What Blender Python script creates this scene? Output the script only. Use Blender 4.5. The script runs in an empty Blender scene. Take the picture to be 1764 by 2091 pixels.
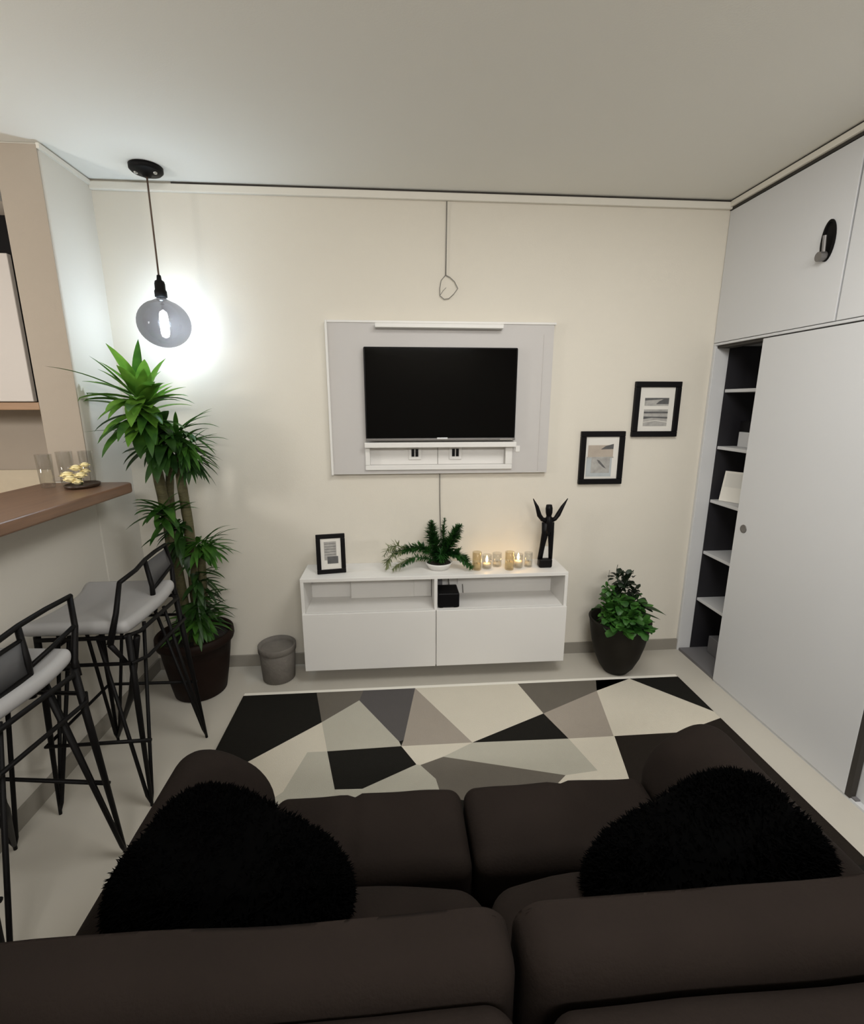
import bpy, math, random
from math import sin, cos, pi, radians
from mathutils import Vector, Matrix, noise as mnoise

random.seed(7)
SC = bpy.context.scene
COL = SC.collection

# ------------------------------------------------------------------ materials
def mat(name, rgb, rough=0.6, metal=0.0, var=0.0, scale=8.0, bump=0.0, bscale=60.0, spec=0.5, sheen=0.0, stretch=None):
    m = bpy.data.materials.new(name); m.use_nodes = True
    nt = m.node_tree; b = nt.nodes['Principled BSDF']
    b.inputs['Base Color'].default_value = (*rgb, 1)
    b.inputs['Roughness'].default_value = rough
    b.inputs['Metallic'].default_value = metal
    b.inputs['Specular IOR Level'].default_value = spec
    if sheen:
        b.inputs['Sheen Weight'].default_value = sheen
    tc = nt.nodes.new('ShaderNodeTexCoord')
    mp = nt.nodes.new('ShaderNodeMapping')
    if stretch: mp.inputs['Scale'].default_value = stretch
    nt.links.new(tc.outputs['Object'], mp.inputs['Vector'])
    if var:
        n = nt.nodes.new('ShaderNodeTexNoise'); n.inputs['Scale'].default_value = scale
        n.inputs['Detail'].default_value = 4
        nt.links.new(mp.outputs['Vector'], n.inputs['Vector'])
        mx = nt.nodes.new('ShaderNodeMix'); mx.data_type = 'RGBA'
        mx.inputs['A'].default_value = (*[c * (1 - var) for c in rgb], 1)
        mx.inputs['B'].default_value = (*[min(1, c * (1 + var)) for c in rgb], 1)
        nt.links.new(n.outputs['Fac'], mx.inputs['Factor'])
        nt.links.new(mx.outputs['Result'], b.inputs['Base Color'])
    if bump:
        n2 = nt.nodes.new('ShaderNodeTexNoise'); n2.inputs['Scale'].default_value = bscale
        n2.inputs['Detail'].default_value = 3
        nt.links.new(mp.outputs['Vector'], n2.inputs['Vector'])
        bp = nt.nodes.new('ShaderNodeBump'); bp.inputs['Strength'].default_value = bump
        bp.inputs['Distance'].default_value = 0.01
        nt.links.new(n2.outputs['Fac'], bp.inputs['Height'])
        nt.links.new(bp.outputs['Normal'], b.inputs['Normal'])
    return m

def emis(name, rgb, strength):
    m = bpy.data.materials.new(name); m.use_nodes = True
    nt = m.node_tree; nt.nodes.clear()
    e = nt.nodes.new('ShaderNodeEmission'); e.inputs['Color'].default_value = (*rgb, 1)
    e.inputs['Strength'].default_value = strength
    o = nt.nodes.new('ShaderNodeOutputMaterial'); nt.links.new(e.outputs[0], o.inputs[0])
    return m

def thinglass(name, tint, gloss=0.08, rough=0.03):
    m = bpy.data.materials.new(name); m.use_nodes = True
    nt = m.node_tree; nt.nodes.clear()
    t = nt.nodes.new('ShaderNodeBsdfTransparent'); t.inputs['Color'].default_value = (*tint, 1)
    g = nt.nodes.new('ShaderNodeBsdfGlossy'); g.inputs['Roughness'].default_value = rough
    lw = nt.nodes.new('ShaderNodeLayerWeight'); lw.inputs['Blend'].default_value = 0.35
    ml = nt.nodes.new('ShaderNodeMath'); ml.operation = 'MULTIPLY'; ml.inputs[1].default_value = gloss * 4
    mx = nt.nodes.new('ShaderNodeMixShader')
    nt.links.new(lw.outputs['Facing'], ml.inputs[0]); nt.links.new(ml.outputs[0], mx.inputs[0])
    nt.links.new(t.outputs[0], mx.inputs[1]); nt.links.new(g.outputs[0], mx.inputs[2])
    o = nt.nodes.new('ShaderNodeOutputMaterial'); nt.links.new(mx.outputs[0], o.inputs[0])
    return m

def leafmat(name, a, b, rough=0.45):
    m = bpy.data.materials.new(name); m.use_nodes = True
    nt = m.node_tree; p = nt.nodes['Principled BSDF']
    n = nt.nodes.new('ShaderNodeTexNoise'); n.inputs['Scale'].default_value = 14
    tc = nt.nodes.new('ShaderNodeTexCoord'); nt.links.new(tc.outputs['Object'], n.inputs['Vector'])
    r = nt.nodes.new('ShaderNodeValToRGB')
    r.color_ramp.elements[0].position = 0.35; r.color_ramp.elements[0].color = (*a, 1)
    r.color_ramp.elements[1].position = 0.65; r.color_ramp.elements[1].color = (*b, 1)
    nt.links.new(n.outputs['Fac'], r.inputs[0]); nt.links.new(r.outputs[0], p.inputs['Base Color'])
    p.inputs['Roughness'].default_value = rough
    p.inputs['Subsurface Weight'].default_value = 0.0
    tr = nt.nodes.new('ShaderNodeBsdfTranslucent'); nt.links.new(r.outputs[0], tr.inputs['Color'])
    mx = nt.nodes.new('ShaderNodeMixShader'); mx.inputs[0].default_value = 0.3
    nt.links.new(p.outputs[0], mx.inputs[1]); nt.links.new(tr.outputs[0], mx.inputs[2])
    nt.links.new(mx.outputs[0], nt.nodes['Material Output'].inputs[0])
    return m

M = {
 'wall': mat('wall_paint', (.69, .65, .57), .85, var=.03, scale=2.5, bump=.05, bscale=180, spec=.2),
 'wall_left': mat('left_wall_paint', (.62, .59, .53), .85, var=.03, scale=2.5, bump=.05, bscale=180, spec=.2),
 'ceiling': mat('ceiling_paint', (.80, .79, .745), .9, var=.02, scale=1.5, bump=.04, bscale=160, spec=.2),
 'floor': mat('floor_tile', (.52, .49, .43), .42, var=.05, scale=3, spec=.35),
 'base': mat('baseboard_paint', (.26, .24, .205), .6, var=.05),
 'crown': mat('crown_paint', (.72, .69, .62), .6),
 'seam': mat('seam_and_painted_gap', (.035, .03, .025), .8),  # wardrobe seams, and the shade painted in along the crown
 'white': mat('white_lacquer', (.74, .725, .70), .38, spec=.35),
 'panel': mat('tv_panel_lacquer', (.53, .51, .495), .45, spec=.35),
 'ward': mat('wardrobe_melamine', (.63, .635, .645), .45, var=.015, scale=2, spec=.35),
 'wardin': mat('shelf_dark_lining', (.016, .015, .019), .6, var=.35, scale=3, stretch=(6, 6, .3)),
 'shelf': mat('shelf_board', (.58, .58, .585), .5),
 'black': mat('black_satin', (.0055, .005, .0055), .4, spec=.12),
 'blackm': mat('black_metal', (.0045, .004, .004), .5, spec=.12),
 'screen': mat('tv_screen', (.0018, .0017, .0018), .05, spec=.10),
 'silver': mat('silver_metal', (.55, .55, .55), .3, 1.0),
 'greyh': mat('brushed_grey_metal', (.20, .19, .185), .35, .6),
 'mount': mat('picture_mount', (.70, .68, .63), .7),
 'print': mat('grey_print', (.36, .35, .33), .8, var=.5, scale=30),
 'printd': mat('dark_print', (.10, .10, .10), .8, var=.5, scale=40),
 'printb': mat('blueish_print', (.42, .45, .46), .8, var=.2, scale=14),
 'printw': mat('warm_print', (.42, .36, .30), .8, var=.2, scale=14),
 'wood': mat('bar_wood', (.17, .095, .058), .33, var=.4, scale=9, stretch=(6, .6, 6), spec=.5),
 'woodd': mat('dark_wood', (.035, .018, .01), .4),
 'woodl': mat('pelmet_wood', (.36, .22, .13), .5, var=.2, scale=8, stretch=(.6, 6, 6)),
 'kitchdoor': mat('kitchen_door_white', (.60, .555, .52), .5),
 'jamb': mat('jamb_taupe_paint', (.40, .345, .285), .85, var=.03, scale=2.5, bump=.05, bscale=180, spec=.2),
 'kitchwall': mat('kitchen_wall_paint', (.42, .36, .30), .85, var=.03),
 'stone': mat('kitchen_stone', (.62, .54, .42), .5, var=.08, scale=20),
 'pot': mat('brown_pot', (.013, .0065, .0045), .6, var=.2, spec=.12),
 'potg': mat('charcoal_pot', (.0135, .0115, .0085), .6, var=.15, spec=.15),
 'soil': mat('soil', (.012, .008, .005), .95, var=.4, scale=60, bump=.8, bscale=90),
 'cane': mat('plant_cane', (.085, .075, .030), .7, var=.45, scale=24, stretch=(1, 1, 4), bump=.4, bscale=50),
 'stem': mat('green_stem', (.045, .07, .02), .6),
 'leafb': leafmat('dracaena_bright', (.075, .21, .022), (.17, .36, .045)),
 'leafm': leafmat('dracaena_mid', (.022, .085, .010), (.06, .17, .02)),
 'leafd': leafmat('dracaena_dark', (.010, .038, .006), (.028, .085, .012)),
 'fern': leafmat('fern_green', (.011, .055, .010), (.035, .125, .022)),
 'fernp': leafmat('fern_pale', (.10, .13, .05), (.22, .25, .12)),
 'kale': leafmat('crinkle_green', (.018, .080, .012), (.075, .22, .035)),
 'kaled': leafmat('crinkle_dark', (.006, .014, .006), (.015, .035, .012)),
 'sofa': mat('sofa_fabric', (.0150, .0108, .0088), .85, var=.22, scale=7, bump=.12, bscale=140, spec=.08),
 'sofad': mat('sofa_piping', (.012, .010, .009), .8),
 'fur': mat('black_fur', (.0006, .0006, .0006), .9, spec=.02),
 'seat': mat('stool_seat', (.33, .325, .325), .6, var=.06),
 'mesh': mat('stool_mesh', (.075, .075, .078), .6, var=.1),
 'bin': mat('grey_felt', (.15, .135, .118), .9, var=.2, scale=18, bump=.3),
 'rubber': mat('white_cord', (.55, .52, .46), .6),
 'cordgrey': mat('grey_cord', (.20, .19, .17), .6),
 'cordbrown': mat('brown_cord', (.10, .065, .045), .7),
 'glass': thinglass('clear_glass', (.93, .93, .92), .10),
 'glassd': thinglass('amber_glass', (.92, .88, .78), .10),
 'globe': thinglass('smoked_globe_glass', (.43, .42, .435), .04, .02),
 'wax': mat('candle_wax', (.75, .66, .50), .5),
 'yellow': mat('yellow_petal', (.88, .78, .46), .6, var=.12, scale=40),
 'filament': emis('lit_filament', (.93, .97, 1.0), 28),
 'flame': emis('candle_flame', (1.0, .62, .22), 26),
 'rug0': mat('rug_black', (.013, .012, .010), .95, bump=.3, bscale=220, spec=.1),
 'rug1': mat('rug_cream', (.60, .555, .465), .95, var=.03, bump=.3, bscale=220, spec=.1),
 'rug2': mat('rug_light_grey', (.43, .41, .345), .95, var=.04, bump=.3, bscale=220, spec=.1),
 'rug3': mat('rug_beige', (.33, .29, .245), .95, var=.04, bump=.3, bscale=220, spec=.1),
 'rug4': mat('rug_taupe', (.135, .12, .10), .95, var=.06, bump=.3, bscale=220, spec=.1),
 'rug5': mat('rug_dark_grey', (.095, .088, .086), .95, var=.06, bump=.3, bscale=220, spec=.1),
 'rug6': mat('rug_brown_black', (.018, .014, .011), .95, bump=.3, bscale=220, spec=.1),
 'binding': mat('rug_binding', (.82, .79, .71), .8),
 'card': mat('white_card', (.80, .77, .70), .5),
 'boxgrey': mat('grey_box', (.16, .155, .16), .7),
}

# ------------------------------------------------------------------ builders
class MB:
    def __init__(s): s.v = []; s.f = []; s.m = []; s.cm = 0
    def add(s, vs, fs):
        o = len(s.v); s.v += [tuple(v) for v in vs]
        s.f += [tuple(i + o for i in f) for f in fs]; s.m += [s.cm] * len(fs)
        return s
    def box(s, x0, x1, y0, y1, z0, z1):
        vs = [(x, y, z) for x in (x0, x1) for y in (y0, y1) for z in (z0, z1)]
        return s.add(vs, [(0, 1, 3, 2), (4, 6, 7, 5), (0, 4, 5, 1), (2, 3, 7, 6), (0, 2, 6, 4), (1, 5, 7, 3)])
    def tube(s, pts, r, n=8, cap=True, flat=1.0):
        pts = [Vector(p) for p in pts]; k = len(pts)
        rs = r if isinstance(r, (list, tuple)) else [r] * k
        vs = []; prev = None
        for i, p in enumerate(pts):
            d = (pts[min(i + 1, k - 1)] - pts[max(i - 1, 0)])
            d = d.normalized() if d.length > 1e-9 else Vector((0, 0, 1))
            if prev is None:
                a = Vector((0, 0, 1)) if abs(d.z) < .9 else Vector((1, 0, 0))
                u = d.cross(a).normalized()
            else:
                u = prev - d * prev.dot(d)
                u = u.normalized() if u.length > 1e-6 else d.orthogonal().normalized()
            prev = u; w = d.cross(u)
            for j in range(n):
                t = 2 * pi * j / n
                vs.append(p + u * (rs[i] * cos(t)) + w * (rs[i] * flat * sin(t)))
        fs = []
        for i in range(k - 1):
            for j in range(n):
                fs.append((i * n + j, i * n + (j + 1) % n, (i + 1) * n + (j + 1) % n, (i + 1) * n + j))
        if cap:
            fs.append(tuple(range(n))[::-1]); fs.append(tuple((k - 1) * n + j for j in range(n)))
        return s.add(vs, fs)
    def lathe(s, prof, c=(0, 0, 0), n=32, axis='z', sx=1.0, sy=1.0, cap0=True, cap1=True):
        vs = []; fs = []
        for r, z in prof:
            for j in range(n):
                t = 2 * pi * j / n
                a, b = r * cos(t) * sx, r * sin(t) * sy
                p = (a, b, z) if axis == 'z' else ((z, a, b) if axis == 'x' else (a, -z, b))
                vs.append((c[0] + p[0], c[1] + p[1], c[2] + p[2]))
        for i in range(len(prof) - 1):
            for j in range(n):
                fs.append((i * n + j, i * n + (j + 1) % n, (i + 1) * n + (j + 1) % n, (i + 1) * n + j))
        if cap0: fs.append(tuple(range(n))[::-1])
        if cap1: fs.append(tuple((len(prof) - 1) * n + j for j in range(n)))
        return s.add(vs, fs)
    def prism(s, poly, lo, hi, axis='z'):
        # polygon in the two other axes, extruded along axis
        n = len(poly); vs = []
        for h in (lo, hi):
            for a, b in poly:
                vs.append((a, b, h) if axis == 'z' else ((a, h, b) if axis == 'y' else (h, a, b)))
        fs = [tuple(range(n))[::-1], tuple(range(n, 2 * n))]
        fs += [(i, (i + 1) % n, n + (i + 1) % n, n + i) for i in range(n)]
        return s.add(vs, fs)
    def soft(s, x0, x1, y0, y1, z0, z1, r, n=10, fn=None):
        c = Vector(((x0 + x1) / 2, (y0 + y1) / 2, (z0 + z1) / 2)); h = Vector(((x1 - x0) / 2, (y1 - y0) / 2, (z1 - z0) / 2))
        def ax(hh):
            rr = min(r, hh * .999); t = [hh - rr + rr * math.tan(k / 4 * pi / 4) for k in range(5)]
            inner = [-(hh - rr) + 2 * (hh - rr) * k / n for k in range(1, n)]
            return [-q for q in reversed(t)] + inner + t
        A = [ax(h.x), ax(h.y), ax(h.z)]
        for d in range(3):
            e, g = (d + 1) % 3, (d + 2) % 3
            for sg in (-1, 1):
                vs = []; U, V = A[e], A[g]
                for a in U:
                    for b in V:
                        q = Vector((0, 0, 0)); q[d] = sg * h[d]; q[e] = a; q[g] = b
                        inn = Vector([max(-(h[k] - min(r, h[k] * .999)), min(h[k] - min(r, h[k] * .999), q[k])) for k in range(3)])
                        dd = q - inn
                        if dd.length > 1e-9: q = inn + dd.normalized() * min(r, min(h) * .999 if False else r)
                        uvw = Vector((q.x / h.x, q.y / h.y, q.z / h.z))
                        p = q + c
                        if fn: p = fn(p, uvw)
                        vs.append(p)
                nu, nv = len(U), len(V); fs = []
                for i in range(nu - 1):
                    for j in range(nv - 1):
                        f = (i * nv + j, (i + 1) * nv + j, (i + 1) * nv + j + 1, i * nv + j + 1)
                        fs.append(f if sg > 0 else f[::-1])
                s.add(vs, fs)
        return s
    def blade(s, base, d, L, w, droop=.6, n=7, fold=.25, up=Vector((0, 0, 1)), tipz=None, prof=None):
        p = Vector(base); d = Vector(d).normalized(); vs = []
        for i in range(n + 1):
            t = i / n
            ww = w * (prof(t) if prof else (max(.12, sin(pi * min(1, (t * .82 + .18))) ** .8)) if t < 1 else .03)
            sd = d.cross(up)
            sd = sd.normalized() if sd.length > 1e-3 else Vector((1, 0, 0))
            nm = sd.cross(d).normalized()
            vs += [p - sd * ww + nm * (ww * fold), p, p + sd * ww + nm * (ww * fold)]
            d = (d + Vector((0, 0, -1)) * (droop / n) * (.4 + 1.2 * t)).normalized()
            p = p + d * (L / n)
        fs = []
        for i in range(n):
            a = i * 3; b = a + 3
            fs += [(a, a + 1, b + 1, b), (a + 1, a + 2, b + 2, b + 1)]
        return s.add(vs, fs)
    def build(s, name, m, parent=None, org=None, smooth=False, bevel=0, seg=2, weld=False, kind=None, auto=None, solid=0):
        if parent is not None and org is None: org = parent.get('_o', (0, 0, 0))
        org = Vector(org or (0, 0, 0))
        me = bpy.data.meshes.new(name)
        me.from_pydata([tuple(Vector(v) - org) for v in s.v], [], s.f)
        for mm in (m if isinstance(m, (list, tuple)) else [m]): me.materials.append(M[mm] if isinstance(mm, str) else mm)
        me.polygons.foreach_set('material_index', s.m)
        me.polygons.foreach_set('use_smooth', [bool(smooth)] * len(me.polygons))
        me.update()
        o = bpy.data.objects.new(name, me); COL.objects.link(o)
        if parent is not None: o.parent = parent; ORG[o.name] = tuple(org)
        else: o.location = org
        if weld:
            import bmesh
            bm = bmesh.new(); bm.from_mesh(me); bmesh.ops.remove_doubles(bm, verts=bm.verts, dist=1e-4)
            bmesh.ops.recalc_face_normals(bm, faces=bm.faces); bm.to_mesh(me); bm.free()
        if bevel:
            b = o.modifiers.new('Bevel', 'BEVEL'); b.width = bevel; b.segments = seg; b.limit_method = 'ANGLE'
            b.angle_limit = radians(40); b.harden_normals = False
        if solid:
            q = o.modifiers.new('Solidify', 'SOLIDIFY'); q.thickness = solid; q.offset = 0
        if kind: o['kind'] = kind
        return o
ORG = {}
def tag(o, label, cat, group=None):
    o['label'] = label; o['category'] = cat
    if group: o['group'] = group
    return o
def thing(name, loc, label, cat, group=None, rz=0):
    o = bpy.data.objects.new(name, None); COL.objects.link(o); o.empty_display_size = .1
    o.location = loc; o.rotation_euler = (0, 0, rz); ORG[o.name] = tuple(loc)
    return tag(o, label, cat, group)
def P(mb, name, m, parent, **k):       # part of a thing, geometry given in world coordinates
    return mb.build(name, m, parent, org=ORG[parent.name], **k)
def S(mb, name, m, **k):
    return mb.build(name, m, kind='structure', **k)
def dup(root, loc, rz=0, label=None, group=None):
    def cp(o, par):
        c = o.copy(); COL.objects.link(c)
        if par is not None: c.parent = par
        for ch in list(o.children): cp(ch, c)
        return c
    r = cp(root, None); r.location = loc; r.rotation_euler = (0, 0, rz)
    if label: r['label'] = label
    if group: r['group'] = group
    return r

# ------------------------------------------------------------------ room
D, XL, XR, H = 2.687, -1.438, 1.794, 2.6
S(MB().box(-3.4, 2.5, -1.7, 3.1, -.1, 0), 'floor', 'floor')
S(MB().box(-3.4, 2.5, -1.7, 3.1, H, H + .1), 'ceiling', 'ceiling')
S(MB().box(XL, 2.5, D, D + .12, 0, H), 'wall_back', 'wall')
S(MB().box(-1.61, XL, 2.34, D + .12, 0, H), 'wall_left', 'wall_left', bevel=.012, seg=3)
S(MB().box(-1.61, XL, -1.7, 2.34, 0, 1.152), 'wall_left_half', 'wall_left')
S(MB().box(-1.609, XL - .002, 2.334, 2.3395, 1.201, H - .012), 'trim_7', 'jamb', bevel=.002)
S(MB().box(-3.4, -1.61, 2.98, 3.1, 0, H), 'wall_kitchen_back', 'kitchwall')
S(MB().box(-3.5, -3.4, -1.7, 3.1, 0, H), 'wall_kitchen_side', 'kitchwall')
S(MB().box(2.5, 2.6, -1.7, 3.1, 0, H), 'wall_right', 'wall')
S(MB().box(-3.5, 2.6, -1.8, -1.7, 0, H), 'wall_rear', 'wall')
S(MB().box(XL, XR, D - .012, D, 0, .072), 'baseboard_back', 'base')
S(MB().box(XL, XL + .012, -1.69, D - .012, 0, .075), 'baseboard_left', 'base')
# crown strips: pale batten; dark strip above it paints in the gap's shade
S(MB().box(XL, XR - .001, D - .022, D, 2.556, 2.590), 'trim_1', 'crown', bevel=.004)
S(MB().box(-1.06, XR - .001, D - .014, D, 2.590, 2.5995), 'gap_shade_back', 'seam')
S(MB().box(XR - .018, XR + .01, -1.69, D - .022, 2.566, 2.592), 'trim_3', 'crown', bevel=.003)
S(MB().box(XR - .012, XR + .01, -1.69, D - .022, 2.592, 2.5995), 'gap_shade_right', 'seam')
S(MB().box(XR - .004, XR + .01, -1.69, D - .001, 2.554, 2.566), 'gap_shade_cabinet', 'seam')  # dark strip painting in the shade between cabinets and batten
S(MB().box(XL - .0, XL + .012, 2.33, D - .022, 2.572, 2.592), 'trim_6', 'crown')

# ------------------------------------------------------------------ kitchen seen past the end of the left wall
kc = thing('kitchen_cabinet', (-2.2, 2.8, 1.53), 'white fronted kitchen wall cabinet in a dark case with wood rail under it', 'cabinet')
P(MB().box(-2.6, -1.72, 2.63, 2.979, 1.565, 2.42), 'carcass', 'black', kc)
P(MB().box(-2.59, -1.815, 2.60, 2.628, 1.567, 2.25), 'door', 'kitchdoor', kc, bevel=.004)
P(MB().box(-2.6, -1.80, 2.61, 2.66, 1.526, 1.563), 'rail', 'woodl', kc, bevel=.003)
P(MB().box(-1.798, -1.775, 2.615, 2.65, 1.532, 1.56), 'bracket', 'black', kc)
tag(MB().box(-3.39, -1.612, 2.955, 2.979, .948, 1.175).build('splashback', 'stone', org=(-2.5, 2.97, .948)),
    'pale stone splashback strip along the kitchen wall below the cabinet', 'splashback')
wt = thing('kitchen_counter', (-2.5, 2.7, 0), 'pale kitchen counter standing behind the wooden bar', 'counter')
P(MB().box(-3.39, -1.615, 2.42, 2.954, .0, .905), 'cabinet_body', 'kitchdoor', wt)
P(MB().box(-3.39, -1.612, 2.39, 2.979, .907, .948), 'worktop', 'stone', wt, bevel=.004)

# bar top on the half wall
bar = MB()
r = .05; x0, x1, y0, y1 = -1.632, -1.222, -1.69, 2.305
poly = [(x0, y0), (x1, y0)] + [(x1 - r + r * cos(t), y1 - r + r * sin(t)) for t in [k * pi / 2 / 6 for k in range(7)]] + [(x0, y1)]
bar.prism(poly, 1.155, 1.2)
b = bar.build('bar_counter', 'wood', org=(-1.43, .3, 1.155), bevel=.008, seg=3)
tag(b, 'long brown wooden bar top on the half wall at the left', 'bar top')

# tray, glasses and yellow flowers on the bar
tray = tag(MB().lathe([(.055, 0), (.062, .004), (.064, .014), (.060, .016), (.055, .010)], (-1.375, 2.17, 1.201), 28, sx=.95, sy=1.3).build('tray', 'woodd', org=(-1.375, 2.17, 1.201), smooth=True),
    'small dark wooden tray under the yellow flowers on the bar top', 'tray')
gs = [(-1.475, 2.235, .032, .150), (-1.515, 2.165, .031, .145), (-1.400, 2.262, .030, .150)]
glabs = ['clear tumbler in the middle of three behind the yellow flowers', 'clear tumbler farthest left of three beside the yellow flowers on the bar', 'clear tumbler close to the wall end behind the yellow flowers']
for (gx, gy, gr, gh), lb in zip(gs, glabs):
    mb = MB().lathe([(gr * .8, .002), (gr * .86, .01), (gr, gh), (gr - .003, gh), (gr * .83, .014), (0.001, .012)], (gx, gy, 1.2), 24, cap1=False)
    tag(mb.build('tumbler', 'glass', org=(gx, gy, 1.2), smooth=True), lb, 'glass', 'tumblers on the bar')
fb = thing('flower_bunch', (-1.375, 2.17, 1.214), 'bunch of small yellow flowers on the dark tray on the bar', 'flowers')
for (fx, fy, fz, fr) in [(-1.43, 2.165, 1.252, .034), (-1.395, 2.125, 1.240, .032), (-1.375, 2.165, 1.250, .030), (-1.405, 2.19, 1.280, .030),
                         (-1.375, 2.205, 1.292, .024), (-1.37, 2.13, 1.228, .026), (-1.445, 2.19, 1.246, .026), (-1.385, 2.215, 1.262, .026)]:
    mb = MB()
    for ring, (nn, rr, el) in enumerate([(7, fr, .1), (6, fr * .8, .6), (4, fr * .5, 1.0)]):
        for k in range(nn):
            a = 2 * pi * k / nn + ring * .4
            mb.blade((fx, fy, fz), (cos(a) * cos(el), sin(a) * cos(el), sin(el)), rr, rr * .45, .3, 3, .4)
    mb.lathe([(.001, -fr * .4), (fr * .55, -fr * .2), (fr * .6, fr * .15), (fr * .3, fr * .5), (.001, fr * .55)], (fx, fy, fz), 10)
    P(mb, 'blossom', 'yellow', fb, smooth=True)
mb = MB()
for (sx, sy) in [(-1.43, 2.165), (-1.395, 2.13), (-1.375, 2.165), (-1.405, 2.19)]:
    mb.tube([(-1.378, 2.172, 1.212), (sx, sy, 1.245)], .003, 6)
P(mb, 'stalks', 'stem', fb)

# ------------------------------------------------------------------ pendant lamp
LX, LY, LZ = -1.103, 2.527, 1.945
pl = thing('pendant_lamp', (LX, LY, H), 'bare round glass bulb hanging on a cord in the left corner, lit', 'lamp')
can = P(MB().lathe([(.001, 2.558), (.016, 2.558), (.022, 2.568), (.062, 2.576), (.070, 2.584), (.070, 2.599)], (LX, LY, 0), 36), 'ceiling_rose', 'blackm', pl, smooth=True)
for sx in (-.042, .042):
    m_ = MB().lathe([(.001, 2.566), (.008, 2.568), (.010, 2.579)], (LX + sx, LY - .01, 0), 12)
    mm = m_.build('screw', 'silver', can, org=ORG[pl.name], smooth=True)
P(MB().tube([(LX, LY, 2.56), (LX, LY, 2.40), (LX, LY, 2.14)], .0042, 8), 'cord', 'cordbrown', pl, smooth=True)
P(MB().lathe([(.005, 2.150), (.009, 2.148), (.011, 2.128), (.020, 2.122), (.023, 2.110), (.023, 2.085), (.027, 2.078), (.027, 2.052), (.021, 2.050)], (LX, LY, 0), 28), 'socket', 'blackm', pl, smooth=True)
R_ = .118
prof = [(.020, 2.050), (.022, 2.045)]
for k in range(17):
    a = radians(68) - k * (radians(68) + pi / 2) / 16
    prof.append((max(.001, R_ * cos(a)), LZ - .012 + R_ * sin(a) * .93))
prof[2] = (.045, LZ + .088)
P(MB().lathe(prof, (LX, LY, 0), 48, cap0=False, cap1=False), 'glass_bulb', 'globe', pl, smooth=True)
P(MB().lathe([(.001, 1.868), (.014, 1.874), (.019, 1.89), (.019, 1.965), (.015, 1.985), (.001, 1.995)], (LX, LY, 0), 20), 'filament', 'filament', pl, smooth=True)
P(MB().tube([(LX, LY, 1.99), (LX, LY, 2.05)], .006, 8), 'filament_support', 'glass', pl, smooth=True)

# ------------------------------------------------------------------ cords on the back wall
mb = MB().tube([(.279, 2.676, 2.553), (.278, 2.678, 2.40), (.276, 2.678, 2.212)], .0032, 6)
mb.tube([(.276, 2.678, 2.212), (.252, 2.678, 2.185), (.245, 2.678, 2.145), (.246, 2.678, 2.110), (.268, 2.676, 2.093), (.292, 2.676, 2.096), (.318, 2.676, 2.118), (.340, 2.676, 2.147), (.322, 2.678, 2.180), (.298, 2.678, 2.200), (.277, 2.678, 2.210)], .0022, 6)
mb.tube([(.247, 2.678, 2.112), (.262, 2.678, 2.135), (.278, 2.678, 2.150)], .0012, 5)
tag(mb.build('hanging_cord', 'cordgrey', org=(.279, 2.678, 2.212), smooth=True), 'thin grey cord ending in a loop on the wall above the television', 'cord')
mb = MB().tube([(.249, 2.681, 1.166), (.250, 2.682, 1.0), (.254, 2.682, .86), (.262, 2.681, .72), (.265, 2.680, .645)], .003, 6)
tag(mb.build('power_cable', 'cordgrey', org=(.25, 2.68, .645), smooth=True), 'thin dark cable running down the wall from the television panel', 'cable')

# ------------------------------------------------------------------ television panel
tp = thing('media_wall_unit', (.26, D, 1.17), 'wide white wall panel holding the television', 'wall panel')
mb = MB()
px0, px1, pz0, pz1, yb, yf = -.345, .862, 1.172, 1.968, D - .001, D - .036
nx0, nx1, nz0, nz1 = -.142, .616, 1.222, 1.322
# face board with the niche cut out of it
mb.box(px0, px1, yf, yb, nz1, pz1); mb.box(px0, nx0, yf, yb, pz0, nz1); mb.box(nx1, px1, yf, yb, pz0, nz1); mb.box(nx0, nx1, yf, yb, pz0, nz0)
P(mb, 'board', 'panel', tp)
P(MB().box(nx0, nx1, D - .008, yb, nz0, nz1), 'niche_back', 'white', tp)
mb = MB().box(px0 - .012, px0, yf - .006, yb, pz0 - .004, pz1 + .012).box(px0, px1 + .01, yf - .006, yb, pz1, pz1 + .012)
P(mb, 'edge_strip', 'white', tp, bevel=.002)
mb = MB().box(px1 - .055, px1 - .051, yf - .003, yf + .001, pz0 + .01, pz1 - .05)
P(mb, 'side_strip', 'panel', tp)
P(MB().box(-.096, .576, D - .085, yf, 1.940, 1.962), 'ledge', 'white', tp, bevel=.003)
mb = MB().box(-.168, .668, D - .085, yf, 1.322, 1.350).box(-.168, nx0, D - .05, yf, nz0, 1.3219).box(nx1, .655, D - .05, yf, nz0, 1.3219).box(-.168, .655, D - .05, yf, 1.195, nz0 - .0002)
P(mb, 'shelf', 'white', tp, bevel=.003)
for sx in (.107, .336):
    o = P(MB().box(sx - .036, sx + .036, D - .016, D - .008, 1.248, 1.318), 'socket_plate', 'white', tp, bevel=.004)
    for q in (-.011, .011):
        MB().box(sx + q - .008, sx + q + .008, D - .020, D - .0155, 1.266, 1.308).build('socket_insert', 'black', o, org=ORG[tp.name])
P(MB().box(.235, .238, D - .0095, D - .008, nz0, nz1), 'cable_line', 'cordgrey', tp)
P(MB().box(.675, .70, yf - .004, yf, 1.29, 1.325), 'catch', 'white', tp, bevel=.002)

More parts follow.
